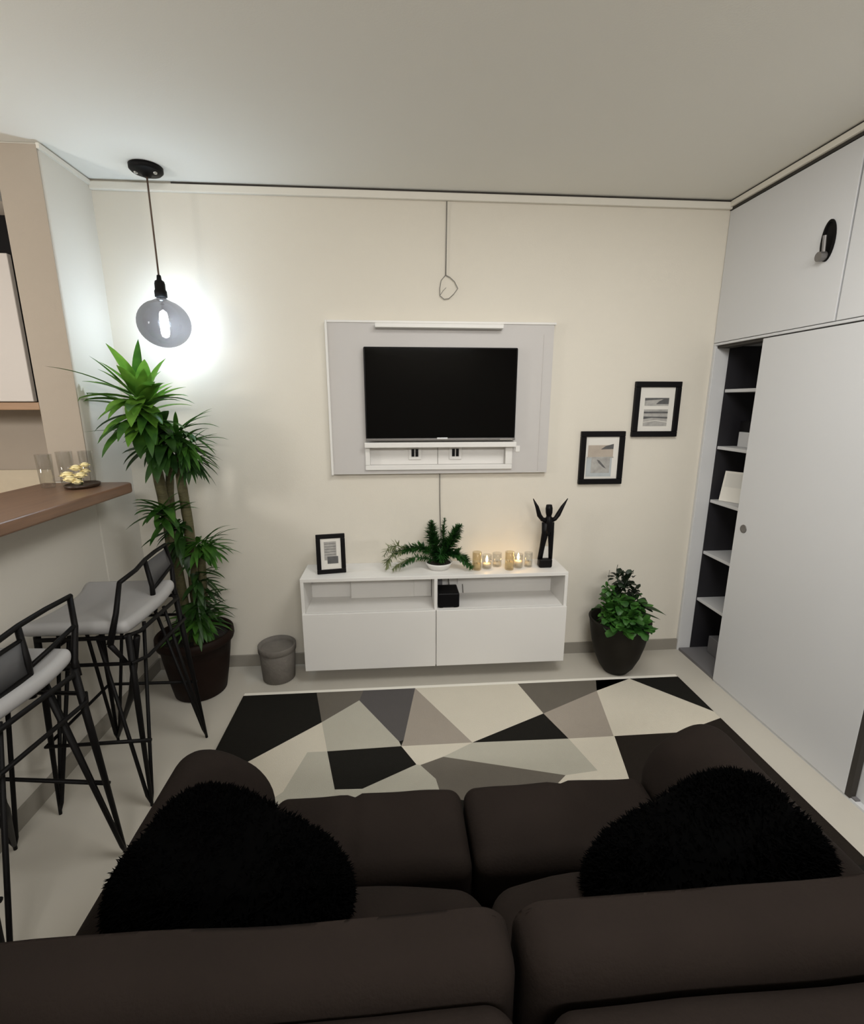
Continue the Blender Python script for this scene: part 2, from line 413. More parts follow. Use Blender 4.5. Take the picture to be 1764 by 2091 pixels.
tv = thing('television', (.25, 2.62, 1.355), 'black flat screen television mounted on the white wall panel', 'television')
P(MB().box(-.160, .660, 2.612, 2.6505, 1.360, 1.846), 'housing', 'black', tv, bevel=.006)
P(MB().box(-.152, .652, 2.609, 2.6125, 1.376, 1.839), 'screen', 'screen', tv)
P(MB().box(-.160, .660, 2.608, 2.614, 1.360, 1.372), 'lower_bezel', 'greyh', tv, bevel=.001)
P(MB().box(.225, .285, 2.6055, 2.609, 1.364, 1.375), 'badge', 'silver', tv, bevel=.002)
P(MB().box(.575, .645, 2.6065, 2.609, 1.362, 1.367), 'indicator_strip', 'silver', tv)
P(MB().box(.15, .35, 2.648, D - .037, 1.5, 1.7), 'wall_bracket', 'black', tv)

# ------------------------------------------------------------------ picture frames on the wall
def picture(cx, cz, w, h, label, art, tilt=0):
    y = D - .002
    t = thing('picture_frame', (cx, y, cz - h / 2), label, 'picture', 'black framed pictures on the wall')
    fw = .031
    mb = MB().box(cx - w / 2, cx + w / 2, y - .022, y, cz + h / 2 - fw, cz + h / 2).box(cx - w / 2, cx + w / 2, y - .022, y, cz - h / 2, cz - h / 2 + fw)
    mb.box(cx - w / 2, cx - w / 2 + fw, y - .022, y, cz - h / 2 + fw, cz + h / 2 - fw).box(cx + w / 2 - fw, cx + w / 2, y - .022, y, cz - h / 2 + fw, cz + h / 2 - fw)
    P(mb, 'frame', 'black', t, bevel=.003)
    P(MB().box(cx - w / 2 + fw, cx + w / 2 - fw, y - .010, y - .002, cz - h / 2 + fw, cz + h / 2 - fw), 'mount', 'mount', t)
    mb = MB(); mats = ['print', 'printd', 'printb', 'printw', 'mount']
    iw, ih = w - 2 * fw, h - 2 * fw
    for k, (mi, pl_) in enumerate(art):
        mb.cm = mi
        mb.prism([(cx - iw / 2 + a * iw, cz - ih / 2 + b_ * ih) for a, b_ in pl_], y - .0115 - .0002 * k, y - .0095, 'y')
    P(mb, 'print', mats, t)
rect = lambda a, b_, c, d: [(a, b_), (c, b_), (c, d), (a, d)]
picture(1.491, 1.524, .270, .308, 'black framed grey striped print, higher of the two on the wall', [
    (0, rect(.16, .12, .84, .76)), (4, rect(.12, .50, .86, .58)), (1, [(.48, .62), (.84, .62), (.84, .75), (.70, .74), (.56, .68)]),
    (1, rect(.16, .41, .84, .45)), (1, [(.16, .70), (.84, .745), (.84, .76), (.16, .76)]), (1, [(.16, .28), (.40, .31), (.84, .29), (.84, .33), (.16, .34)]), (4, [(.16, .20), (.5, .24), (.84, .2), (.84, .215), (.5, .255), (.16, .21)])])
picture(1.191, 1.249, .260, .306, 'black framed hazy landscape print, lower of the two on the wall', [
    (4, rect(.02, .03, .98, .97)), (2, rect(.05, .05, .82, .50)), (3, rect(.08, .52, .84, .72)), (3, rect(.08, .72, .84, .93)), (4, rect(.08, .80, .84, .94)),
    (1, [(.46, .70), (.60, .78), (.84, .83), (.84, .71)]), (0, rect(.20, .14, .76, .50)), (1, [(.36, .46), (.44, .44), (.60, .30), (.66, .24), (.56, .28), (.42, .38)]), (0, rect(.05, .50, .86, .525))])

# ------------------------------------------------------------------ media console
CX0, CX1, CYF, CZT, CZB = -.526, .953, 2.44, .638, .100
DV = .2075
co = thing('media_console', (.21, D, CZB), 'white floating media console under the television', 'console')
NB = .436
mb = MB()
mb.box(CX0, CX1, CYF + .004, D - .001, CZT - .02, CZT)                         # top
mb.box(CX0, CX0 + .018, CYF + .004, D - .001, CZB, CZT - .02)
mb.box(CX1 - .018, CX1, CYF + .004, D - .001, CZB, CZT - .02)
mb.box(DV - .009, DV + .009, CYF + .004, D - .001, CZB, CZT - .02)
mb.box(CX0 + .018, CX1 - .018, CYF + .022, D - .001, NB - .012, NB)            # niche floor
mb.box(CX0 + .018, CX1 - .018, CYF + .022, D - .001, CZB, CZB + .018)
mb.box(CX0 + .018, CX1 - .018, D - .012, D - .001, CZB + .018, CZT - .02)
P(mb, 'carcass', 'white', co, bevel=.0015)
P(MB().box(CX0 + .003, DV - .0025, CYF - .014, CYF + .003, CZB, NB + .004), 'drawer', 'white', co, bevel=.002)
P(MB().box(DV + .0025, CX1 - .003, CYF - .014, CYF + .003, CZB, NB + .004), 'drawer', 'white', co, bevel=.002)
P(MB().box(CX0 + .25, DV - .011, D - .05, D - .013, NB + .001, NB + .15).box(DV - .115, DV - .012, D - .055, D - .049, NB + .005, NB + .14), 'cable_cover', 'white', co, bevel=.002)
P(MB().box(DV + .15, CX1 - .15, D - .02, D - .012, NB + .06, NB + .12), 'back_board', 'white', co)
# set top box
sb = thing('media_box', (.285, 2.5, NB), 'small black set-top box in the right niche of the console', 'electronics')
P(MB().box(.222, .342, 2.462, 2.60, NB + .004, NB + .088), 'body', 'black', sb, bevel=.006)
for fx in (.23, .312):
    for fy in (2.47, 2.575):
        P(MB().box(fx, fx + .02, fy, fy + .015, NB, NB + .004), 'foot', 'blackm', sb)
mb = MB().tube([(.30, 2.60, .50), (.30, 2.63, .52), (.297, 2.668, .58), (.297, 2.67, .612)], .004, 6)
P(mb, 'lead', 'cordgrey', sb, smooth=True)
tag(MB().box(.2175, .262, 2.63, 2.674, NB, CZT - .021).build('adapter_strip', 'boxgrey', org=(.24, 2.65, NB), bevel=.003), 'tall dark grey adapter strip behind the black box in the console niche', 'adapter')
tag(MB().tube([(.385, 2.672, .60), (.386, 2.672, .52), (.392, 2.668, NB + .004)], .0028, 6).build('thin_cable', 'cordgrey', org=(.386, 2.672, NB), smooth=True), 'short thin cable inside the right niche of the console', 'cable')

# picture frame standing on the console
def standing_frame():
    w, h, fw = .157, .220, .024
    t = thing('framed_photo', (-.365, 2.525, CZT), 'small black photo frame standing on the left of the white console', 'picture')
    loc = [(-w / 2, w / 2, 0, fw), (-w / 2, w / 2, h - fw, h), (-w / 2, -w / 2 + fw, fw, h - fw), (w / 2 - fw, w / 2, fw, h - fw)]
    f_ = MB()
    for a, b_, c, d in loc: f_.box(a, b_, -.009, .009, c, d)
    fr = f_.build('frame', 'black', t, org=(0, 0, 0), bevel=.003)
    mo = MB().box(-w / 2 + fw, w / 2 - fw, -.002, .008, fw, h - fw).build('mount', 'mount', t, org=(0, 0, 0))
    pr = MB(); pr.box(-.036, .030, -.0035, -.002, .075, .178)
    pr.cm = 1; pr.box(-.020, .038, -.004, -.0022, .055, .095)
    for k in range(5): pr.box(-.033, .027, -.0042, -.0022, .105 + .015 * k, .107 + .015 * k)
    p_ = pr.build('print', ['print', 'printd'], t, org=(0, 0, 0))
    lg = MB().prism([(-.02, .17), (.02, .17), (.03, 0), (-.03, 0)], .0, .003, 'y')
    st = lg.build('stand', 'black', t, org=(0, 0, 0)); st.rotation_euler = (radians(-22), 0, 0); st.location = (0, .012, .0)
    t.rotation_euler = (radians(-7), 0, radians(9)); t.location.z += .001
    st.rotation_euler = (radians(24) * -1, 0, 0)
    st.location = (0, .084, .012)
    st.rotation_euler = (radians(22), 0, 0)
    return t
standing_frame()

# feathery fern in a low white bowl
fp = thing('fern_plant', (.235, 2.57, CZT), 'feathery green fern in a low bowl on the white console', 'plant')
P(MB().lathe([(.045, CZT), (.060, CZT + .003), (.075, CZT + .03), (.078, CZT + .040), (.074, CZT + .040), (.066, CZT + .03), (.001, CZT + .026)], (.235, 2.57, 0), 28, cap1=False), 'bowl', 'white', fp, smooth=True)
P(MB().lathe([(.001, CZT + .034), (.070, CZT + .033)], (.235, 2.57, 0), 20, cap0=False, cap1=False), 'soil', 'soil', fp)
def frond(pts, rad, m, nn=420, taper=True, ln=1.0):
    mb = MB(); pts = [Vector(p) for p in pts]
    def at(t):
        s_ = t * (len(pts) - 1); i = min(int(s_), len(pts) - 2); f = s_ - i
        return pts[i].lerp(pts[i + 1], f), (pts[i + 1] - pts[i]).normalized()
    mb.tube(pts, [.004 - .0025 * k / (len(pts) - 1) for k in range(len(pts))], 6)
    for k in range(nn):
        t = random.random() ** .9; p, d = at(t)
        rr = rad * (sin(pi * (.12 + .83 * t)) ** .6 if taper else 1) * random.uniform(.5, 1.1)
        a = random.uniform(0, 2 * pi); u = d.orthogonal().normalized(); w = d.cross(u)
        out = u * cos(a) + w * sin(a)
        dirv = (out + d * random.uniform(.3, 1.0)).normalized()
        mb.blade(p, dirv, rr * 1.25 * ln, rr * .16, random.uniform(0, .4), 2, .2)
    for i, v in enumerate(mb.v):
        mb.v[i] = (v[0], min(v[1], D - .006), max(v[2], CZT + .004))
    return P(mb, 'frond', m, fp)
b0 = (.235, 2.57, CZT + .035)
frond([b0, (.222, 2.565, .73), (.200, 2.56, .82), (.190, 2.56, .915)], .052, 'fern', 700)
frond([b0, (.255, 2.57, .75), (.262, 2.575, .84), (.268, 2.58, .93)], .030, 'fern', 330)
frond([b0, (.275, 2.55, .74), (.315, 2.545, .83), (.355, 2.54, .895)], .048, 'fern', 600)
frond([b0, (.19, 2.56, .735), (.12, 2.55, .775), (.05, 2.54, .765), (-.03, 2.53, .745)], .036, 'fern', 600)
frond([b0, (.17, 2.55, .70), (.10, 2.53, .72), (.05, 2.51, .70), (.02, 2.50, .675)], .026, 'fern', 300)
frond([b0, (.29, 2.55, .735), (.34, 2.53, .735), (.385, 2.51, .70), (.415, 2.495, .655)], .040, 'fern', 520)
frond([b0, (.25, 2.54, .72), (.24, 2.52, .74), (.245, 2.50, .69)], .038, 'fern', 300)
frond([b0, (.26, 2.58, .76), (.30, 2.59, .80), (.36, 2.60, .81)], .034, 'fern', 320)
frond([(.05, 2.54, .765), (.0, 2.53, .79), (-.05, 2.525, .78), (-.075, 2.52, .73)], .026, 'fernp', 70, ln=1.5)
frond([(.04, 2.53, .755), (-.02, 2.52, .75), (-.06, 2.515, .70), (-.055, 2.51, .66)], .028, 'fernp', 70, ln=1.5)
frond([(.09, 2.53, .72), (.04, 2.52, .70), (-.01, 2.51, .68), (-.03, 2.505, .655)], .024, 'fernp', 60, ln=1.5)

# glass candle holders on the console
def candle(x, y, rad, h, wax_h, lit, label, gm='glass'):
    t = thing('candle_glass', (x, y, CZT), label, 'candle', 'candle glasses on the console')
    g = MB().lathe([(rad * .92, .001), (rad, .006), (rad, h), (rad - .003, h), (rad - .003, .010), (.001, .009)], (x, y, CZT), 24, cap1=False)
    P(g, 'holder', gm, t, smooth=True)
    w = P(MB().lathe([(rad * .80, .011), (rad * .82, wax_h), (.001, wax_h - .002)], (x, y, CZT), 20), 'wax', 'wax', t, smooth=True)
    MB().tube([(x, y, CZT + wax_h - .002), (x + .001, y, CZT + wax_h + .010)], .0012, 5).build('wick', 'black', w, org=ORG[t.name])
    if lit:
        f = MB().lathe([(.001, .004), (.006, .012), (.0075, .020), (.005, .034), (.001, .046)], (x, y, CZT + wax_h), 12)
        f.build('flame', 'flame', w, org=ORG[t.name], smooth=True)
    return t
candle(.447, 2.525, .026, .105, .035, False, 'greenish candle glass touching the right tips of the fern', 'glassd')
candle(.508, 2.545, .028, .080, .030, True, 'lit candle glass second from the fern on the console')
candle(.573, 2.575, .027, .080, .025, False, 'unlit candle glass in the middle of the candle row')
candle(.632, 2.515, .026, .105, .045, False, 'tall amber candle glass left of the brightest flame', 'glassd')
candle(.690, 2.545, .027, .080, .040, True, 'lit candle glass with the brightest flame on the console')
candle(.752, 2.555, .024, .085, .030, False, 'unlit candle glass nearest to the black figure sculpture')

# black figure sculpture with raised arms
ss = thing('figure_sculpture', (.848, 2.545, CZT), 'slim black figure sculpture with both arms raised on the console', 'sculpture')
sy = 2.545
mb = MB()
mb.soft(.808, .884, sy - .026, sy + .026, CZT, CZT + .052, .010, 4)
mb.tube([(.816, sy, CZT + .045), (.826, sy, CZT + .12), (.838, sy, CZT + .20), (.846, sy, CZT + .26)], [.0095, .010, .013, .020], 10, flat=1.5)
mb.tube([(.878, sy, CZT + .045), (.876, sy, CZT + .12), (.872, sy, CZT + .20), (.862, sy, CZT + .26)], [.0075, .009, .012, .018], 10, flat=1.5)
mb.tube([(.854, sy, CZT + .19), (.856, sy, CZT + .225), (.856, sy, CZT + .262), (.856, sy, CZT + .285), (.855, sy, CZT + .305)], [.018, .023, .026, .023, .014], 14, flat=.9)
mb.tube([(.855, sy, CZT + .295), (.855, sy, CZT + .32), (.854, sy, CZT + .345), (.853, sy, CZT + .365)], [.013, .019, .020, .016], 14)
mb.tube([(.842, sy, CZT + .275), (.818, sy, CZT + .282), (.800, sy, CZT + .305), (.784, sy, CZT + .355), (.760, sy, CZT + .402)], [.015, .013, .0135, .010, .002], 10)
mb.tube([(.868, sy, CZT + .275), (.892, sy, CZT + .284), (.908, sy, CZT + .308), (.930, sy, CZT + .352), (.958, sy, CZT + .400)], [.015, .012, .0135, .010, .002], 10)
P(mb, 'body', 'black', ss, smooth=True)
P(MB().box(.832, .868, sy + .004, sy + .010, CZT + .05, CZT + .12), 'inner_panel', 'mount', ss)

# ------------------------------------------------------------------ grey bin
bn = thing('felt_bin', (-.685, 2.535, 0), 'small grey round bin on the floor left of the console', 'bin')
P(MB().lathe([(.082, .0), (.090, .004), (.096, .10), (.102, .205), (.096, .208), (.090, .20), (.085, .02), (.001, .015)], (-.70, 2.545, 0), 32, cap1=False), 'body', 'bin', bn, smooth=True)
P(MB().lathe([(.100, .175), (.1055, .180), (.106, .212), (.101, .216), (.097, .205)], (-.70, 2.545, 0), 32, cap0=False, cap1=False), 'rim', 'bin', bn, smooth=True)
P(MB().lathe([(.001, .188), (.06, .196), (.094, .190)], (-.70, 2.545, 0), 28, cap0=False, cap1=False), 'lid', 'bin', bn, smooth=True)

# ------------------------------------------------------------------ potted plants
tall = thing('potted_dracaena', (-1.112, 2.445, 0), 'tall green dracaena in a dark brown pot under the hanging bulb', 'plant')
pcx, pcy = -1.105, 2.455
P(MB().lathe([(.125, .0), (.133, .006), (.150, .10), (.168, .22), (.178, .30), (.192, .302), (.197, .318), (.195, .350), (.184, .356), (.176, .345), (.170, .30), (.001, .29)], (pcx, pcy, 0), 44, cap1=False), 'pot', 'pot', tall, smooth=True)
P(MB().lathe([(.001, .318), (.10, .312), (.170, .303)], (pcx, pcy, 0), 30, cap0=False, cap1=False), 'soil', 'soil', tall)
canes = [
 ([(-1.150, 2.46, .29), (-1.165, 2.46, .60), (-1.17, 2.455, .95), (-1.19, 2.45, 1.25), (-1.215, 2.44, 1.52)], .026),
 ([(-1.085, 2.47, .29), (-1.085, 2.47, .65), (-1.075, 2.465, .95), (-1.085, 2.46, 1.20), (-1.065, 2.45, 1.36)], .024),
 ([(-1.12, 2.42, .29), (-1.125, 2.42, .55), (-1.135, 2.42, .80), (-1.155, 2.41, 1.02)], .021),
 ([(-1.045, 2.44, .29), (-1.035, 2.44, .50), (-1.025, 2.44, .68), (-1.015, 2.44, .82)], .021),
 ([(-1.07, 2.39, .29), (-1.06, 2.385, .40), (-1.05, 2.38, .46)], .018),
 ([(-1.175, 2.50, .29), (-1.185, 2.50, .70), (-1.165, 2.50, 1.10), (-1.13, 2.49, 1.38)], .020)]
for pts, rr in canes:
    fine = []
    for i in range(len(pts) - 1):
        for k in range(4):
            fine.append(Vector(pts[i]).lerp(Vector(pts[i + 1]), k / 4))
    fine.append(Vector(pts[-1]))
    P(MB().tube(fine, [rr * (1.12 - .3 * i / len(fine)) * (1 + .07 * (i % 2)) for i in range(len(fine))], 12), 'cane', 'cane', tall, smooth=True)
def crown(base, specs, m, seed):
    rnd = random.Random(seed); mb = MB(); base = Vector(base)
    for (n, az0, az1, el0, el1, L0, L1, w, droop, spread) in specs:
        for k in range(n):
            a = radians(rnd.uniform(az0, az1)); e = radians(rnd.uniform(el0, el1))
            b_ = base + Vector((rnd.uniform(-1, 1) * .02, rnd.uniform(-1, 1) * .02, rnd.uniform(-spread, spread * .6)))
            mb.blade(b_, (cos(a) * cos(e), sin(a) * cos(e), sin(e)), rnd.uniform(L0, L1), w * rnd.uniform(.8, 1.15), droop * rnd.uniform(.6, 1.3), 8, .3)
    mb.v = [(max(v[0], XL + .008), min(v[1], D - .006), v[2]) for v in mb.v]
    return P(mb, 'leaf_crown', m, tall, smooth=True)
# azimuth 0 = +x (right), 90 = to the wall, 180 = left, 270 = towards the viewer
crown((-1.215, 2.435, 1.555), [(14, 150, 330, 20, 65,   .22, .30, .033, .7, .05), (12, 200, 340, -20, 25, .20, .28, .034, .9, .06), (8, -60, 60, 25, 70, .20, .30, .028, .7, .05)], 'leafb', 3)
crown((-1.205, 2.42, 1.49), [(12, 200, 340, -35, 15, .18, .26, .030, 1.0, .06), (9, 270, 380, -20, 30, .20, .28, .028, 1.0, .05)], 'leafm', 5)
mb = MB()
mb.blade((-1.24, 2.40, 1.60), (-.62, -.72, .55), .36, .011, .55, 9, .3)
mb.blade((-1.22, 2.43, 1.62), (.25, -.25, .95), .24, .022, .2, 8, .3)
mb.blade((-1.20, 2.43, 1.56), (.95, -.25, .30), .28, .020, .75, 8, .3)
mb.blade((-1.24, 2.41, 1.60), (-.45, -.4, .85), .22, .018, .4, 8, .3)
mb.blade((-1.22, 2.39, 1.43), (-.75, -.62, .10), .22, .008, .2, 8, .3)
mb.v = [(max(v[0], XL + .008), min(v[1], D - .006), v[2]) for v in mb.v]
P(mb, 'leaf_crown', 'leafm', tall, smooth=True)
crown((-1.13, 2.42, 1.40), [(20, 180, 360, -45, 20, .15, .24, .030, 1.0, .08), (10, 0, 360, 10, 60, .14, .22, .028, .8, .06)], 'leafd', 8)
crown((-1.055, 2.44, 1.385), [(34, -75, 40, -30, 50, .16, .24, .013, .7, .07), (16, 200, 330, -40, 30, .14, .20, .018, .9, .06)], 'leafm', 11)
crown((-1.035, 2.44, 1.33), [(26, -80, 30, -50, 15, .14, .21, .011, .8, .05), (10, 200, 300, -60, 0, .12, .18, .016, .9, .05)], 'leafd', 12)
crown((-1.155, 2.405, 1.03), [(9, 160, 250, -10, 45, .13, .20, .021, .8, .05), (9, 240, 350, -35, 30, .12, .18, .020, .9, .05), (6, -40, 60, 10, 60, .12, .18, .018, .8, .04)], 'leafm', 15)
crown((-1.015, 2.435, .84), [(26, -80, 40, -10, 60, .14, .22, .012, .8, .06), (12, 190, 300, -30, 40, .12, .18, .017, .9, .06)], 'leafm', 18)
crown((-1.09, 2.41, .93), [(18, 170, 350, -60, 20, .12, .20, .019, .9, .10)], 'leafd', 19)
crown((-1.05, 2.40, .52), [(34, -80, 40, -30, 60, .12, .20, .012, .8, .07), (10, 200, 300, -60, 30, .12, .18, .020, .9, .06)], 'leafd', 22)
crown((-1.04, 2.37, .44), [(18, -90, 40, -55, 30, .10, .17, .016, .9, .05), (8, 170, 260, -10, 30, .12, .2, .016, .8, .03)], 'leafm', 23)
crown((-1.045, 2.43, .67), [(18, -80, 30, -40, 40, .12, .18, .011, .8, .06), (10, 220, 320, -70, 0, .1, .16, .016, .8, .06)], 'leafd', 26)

sp = thing('potted_shrub', (1.288, 2.465, 0), 'crinkly green plant in a charcoal pot right of the console', 'plant')
qx, qy = 1.288, 2.468
P(MB().lathe([(.052, 0), (.068, .004), (.098, .045), (.128, .115), (.149, .195), (.162, .275), (.169, .320), (.174, .335), (.166, .342), (.158, .330), (.152, .26), (.001, .25)], (qx, qy, 0), 44, cap1=False), 'pot', 'potg', sp, smooth=True)
P(MB().lathe([(.001, .285), (.10, .278), (.154, .268)], (qx, qy, 0), 30, cap0=False, cap1=False), 'soil', 'soil', sp)
def clump(pts, n, size, m, name, seed, thick=.03):
    rnd = random.Random(seed); mb = MB(); pts = [Vector(p) for p in pts]
    for i in range(len(pts) - 1):
        pass
    mb.tube(pts, .005, 6)
    for k in range(n):
        t = rnd.random() * (len(pts) - 1) * .999; i = int(t); p = pts[i].lerp(pts[i + 1], t - i)
        d = Vector((rnd.uniform(-1, 1), rnd.uniform(-1.1, .8), rnd.uniform(-.3, 1))).normalized()
        q = p + d * rnd.uniform(.2, 1) * thick
        L = size * rnd.uniform(.7, 1.3)
        n0 = len(mb.v)
        mb.blade(q, d, L, L * .42, rnd.uniform(0, 1.4), 4, rnd.uniform(-.3, .6), prof=lambda t: [.35, .95, 1.0, .8, .3][min(4, int(t * 4.01))])
        for q_ in range(n0, len(mb.v)):
            v = mb.v[q_]; w = mnoise.noise_vector(Vector(v) * 70) * .006
            mb.v[q_] = (v[0] + w.x, min(v[1] + w.y, D - .006), v[2] + w.z)
    return P(mb, name, m, sp, smooth=True)
g0 = (1.265, 2.45, .28)
clump([g0, (1.215, 2.42, .34), (1.185, 2.41, .43)], 90, .05, 'kale', 'leaf_clump', 41, .055)
clump([g0, (1.25, 2.41, .36), (1.235, 2.41, .48)], 120, .05, 'kale', 'leaf_clump', 42, .07)
clump([g0, (1.29, 2.42, .36), (1.32, 2.42, .45)], 90, .05, 'kale', 'leaf_clump', 43, .06)
clump([g0, (1.23, 2.35, .34), (1.19, 2.31, .345)], 50, .05, 'kale', 'leaf_clump', 44, .045)
clump([g0, (1.30, 2.34, .36), (1.335, 2.31, .345)], 54, .05, 'kale', 'leaf_clump', 45, .045)
clump([g0, (1.26, 2.36, .38), (1.262, 2.33, .40)], 60, .05, 'kale', 'leaf_clump', 51, .06)
clump([g0, (1.27, 2.44, .45), (1.255, 2.44, .55), (1.235, 2.45, .605)], 55, .032, 'kaled', 'leaf_sprig', 46, .025)
clump([(1.255, 2.44, .5), (1.285, 2.44, .55), (1.30, 2.44, .60)], 55, .034, 'kaled', 'leaf_sprig', 47, .032)
clump([(1.245, 2.43, .40), (1.195, 2.43, .48), (1.180, 2.43, .545)], 40, .032, 'kale', 'leaf_sprig', 48, .025)
clump([(1.30, 2.43, .42), (1.33, 2.43, .48), (1.325, 2.43, .52)], 36, .034, 'kaled', 'leaf_sprig', 49, .025)
clump([(1.33, 2.42, .40), (1.38, 2.42, .42), (1.41, 2.42, .43)], 30, .034, 'kaled', 'leaf_sprig', 50, .025)
mb = MB()
mb.blade((1.375, 2.42, .43), (.93, -.10, -.22), .165, .036, .30, 8, .2)
mb.blade((1.33, 2.41, .40), (.95, -.2, -.12), .16, .020, .3, 8, .2)
P(mb, 'pointed_leaf', 'leafd', sp, smooth=True)
mb = MB()
mb.blade((1.268, 2.365, .385), (0.0, -.60, -.45), .115, .05, .9, 8, .3, prof=lambda t: sin(pi * (.18 + .80 * t)) ** .6)
P(mb, 'broad_leaf', 'kale', sp, smooth=True)
mb = MB().tube([(1.235, 2.45, .60), (1.232, 2.45, .64), (1.236, 2.45, .672)], .0015, 5).tube([(1.182, 2.44, .54), (1.186, 2.44, .60), (1.186, 2.44, .645)], .001, 5)
P(mb, 'tendril', 'kaled', sp)

# ------------------------------------------------------------------ wardrobe and upper cabinets on the right
wd = thing('wardrobe', (XR + .3, 1.5, 0), 'white built-in sliding wardrobe at the right, door open on its shelves', 'wardrobe')
YB = 2.665
mb = MB()
mb.box(XR, XR + .085, YB, D - .001, .0, 1.872)                                # white end panel by the wall
mb.box(XR + .0, 2.49, .0, D - .001, 1.872, 1.884)                             # head board
P(mb, 'end_panel', 'ward', wd, bevel=.002)
mb = MB()
mb.box(XR + .085, 2.40, YB - .003, D - .001, .0, 1.87)
mb.box(2.36, 2.40, 1.45, YB - .003, .0, 1.87)
P(mb, 'lining', 'wardin', wd)
P(MB().box(XR + .01, 2.36, 1.45, YB - .003, .0, .018), 'plinth', 'boxgrey', wd)
for z in (1.636, 1.314, .995, .672, .365):
    P(MB().box(XR + .086, 2.359, 1.46, YB - .004, z - .018, z), 'shelf_board', 'shelf', wd, bevel=.002)
dr = P(MB().box(XR, XR + .028, 1.49, 2.312, .012, 1.866), 'sliding_door', 'ward', wd, bevel=.002)
MB().lathe([(.001, -.001), (.016, -.001), (.021, -.003), (.023, .002)], (XR, 2.251, .923), 24, axis='x', ).build('finger_pull', 'greyh', dr, org=ORG[wd.name], smooth=True)
MB().box(XR + .001, XR + .027, 1.468, 1.4895, .012, 1.866).build('edge_profile', 'seam', dr, org=ORG[wd.name])
P(MB().box(XR + .030, XR + .056, .3, 1.520, .012, 1.866), 'sliding_door', 'ward', wd, bevel=.002)
P(MB().box(XR + .012, XR + .085, .0, YB, 1.858, 1.8725), 'track', 'seam', wd)
P(MB().box(XR + .004, XR + .075, .3, 1.49, .0, .011).box(XR + .004, XR + .075, 1.49, 2.31, .0, .011), 'bottom_track', 'ward', wd)

def upper(y0, y1, label, handle):
    t = thing('upper_cabinet', (XR + .3, (y0 + y1) / 2, 1.886), label, 'cabinet', 'cabinets above the wardrobe')
    P(MB().box(XR + .022, 2.49, y0 + .001, y1 - .001, 1.886, 2.553), 'carcass', 'ward', t)
    d = P(MB().box(XR, XR + .02, y0 + .002, y1 - .002, 1.887, 2.552), 'door', 'ward', t, bevel=.0015)
    if handle:
        hy, hz = y0 + .095, 2.213
        def oval(a, b_, xo, n=28, tilt=.0):
            return [(xo, hy + a * cos(2 * pi * k / n), hz + b_ * sin(2 * pi * k / n)) for k in range(n)]
        h = MB()
        n = 28
        rings = [oval(.034, .080, XR + .001), oval(.034, .080, XR - .005), oval(.025, .070, XR - .006), oval(.024, .068, XR - .001)]
        vs = [v for r_ in rings for v in r_]
        fs = [(i * n + j, i * n + (j + 1) % n, (i + 1) * n + (j + 1) % n, (i + 1) * n + j) for i in range(3) for j in range(n)]
        fs.append(tuple(3 * n + j for j in range(n)))
        h.add(vs, fs)
        ho = h.build('handle', 'blackm', d, org=ORG[t.name], smooth=False)
        k_ = MB().tube([(XR - .004, hy + .004, hz - .058), (XR - .030, hy + .006, hz - .060)], .019, 14)
        k_.tube([(XR - .010, hy + .004, hz - .05), (XR - .018, hy + .002, hz + .02)], .007, 8)
        k_.build('handle', 'greyh', d, org=ORG[t.name], smooth=False)
upper(1.932, 2.686, 'white cabinet above the wardrobe with a dark oval handle', True)
upper(1.10, 1.926, 'white cabinet above the wardrobe at the right edge, no handle showing', False)

# things on the wardrobe shelves
cd = thing('photo_card', (1.905, 2.56, .995), 'white photo print leaning inside the open wardrobe', 'picture')
mb = MB().box(-.078, .078, -.004, .004, 0, .178).build('board', 'card', cd, org=(0, 0, 0))
pr = MB().box(-.066, .066, -.0052, -.004,   .085, .166).build('print', 'mount', cd, org=(0, 0, 0))
cd.rotation_euler = (radians(-12), 0, radians(-62)); cd.location = (1.945, 2.555, .996)
bx = thing('storage_box', (2.0, 2.56, 1.314), 'grey storage box with black top on the second wardrobe shelf', 'box')
P(MB().box(1.955, 2.10, 2.46, 2.60, 1.3145, 1.40), 'body', 'shelf', bx, bevel=.003)
P(MB().box(1.955, 2.10, 2.46, 2.60, 1.401, 1.46), 'lid', 'black', bx, bevel=.003)
tag(MB().box(1.95, 2.10, 2.50, 2.60, .019, .13).build('shoe_box', 'boxgrey', org=(2.0, 2.55, .019), bevel=.003), 'plain grey box at the bottom of the open wardrobe', 'box')

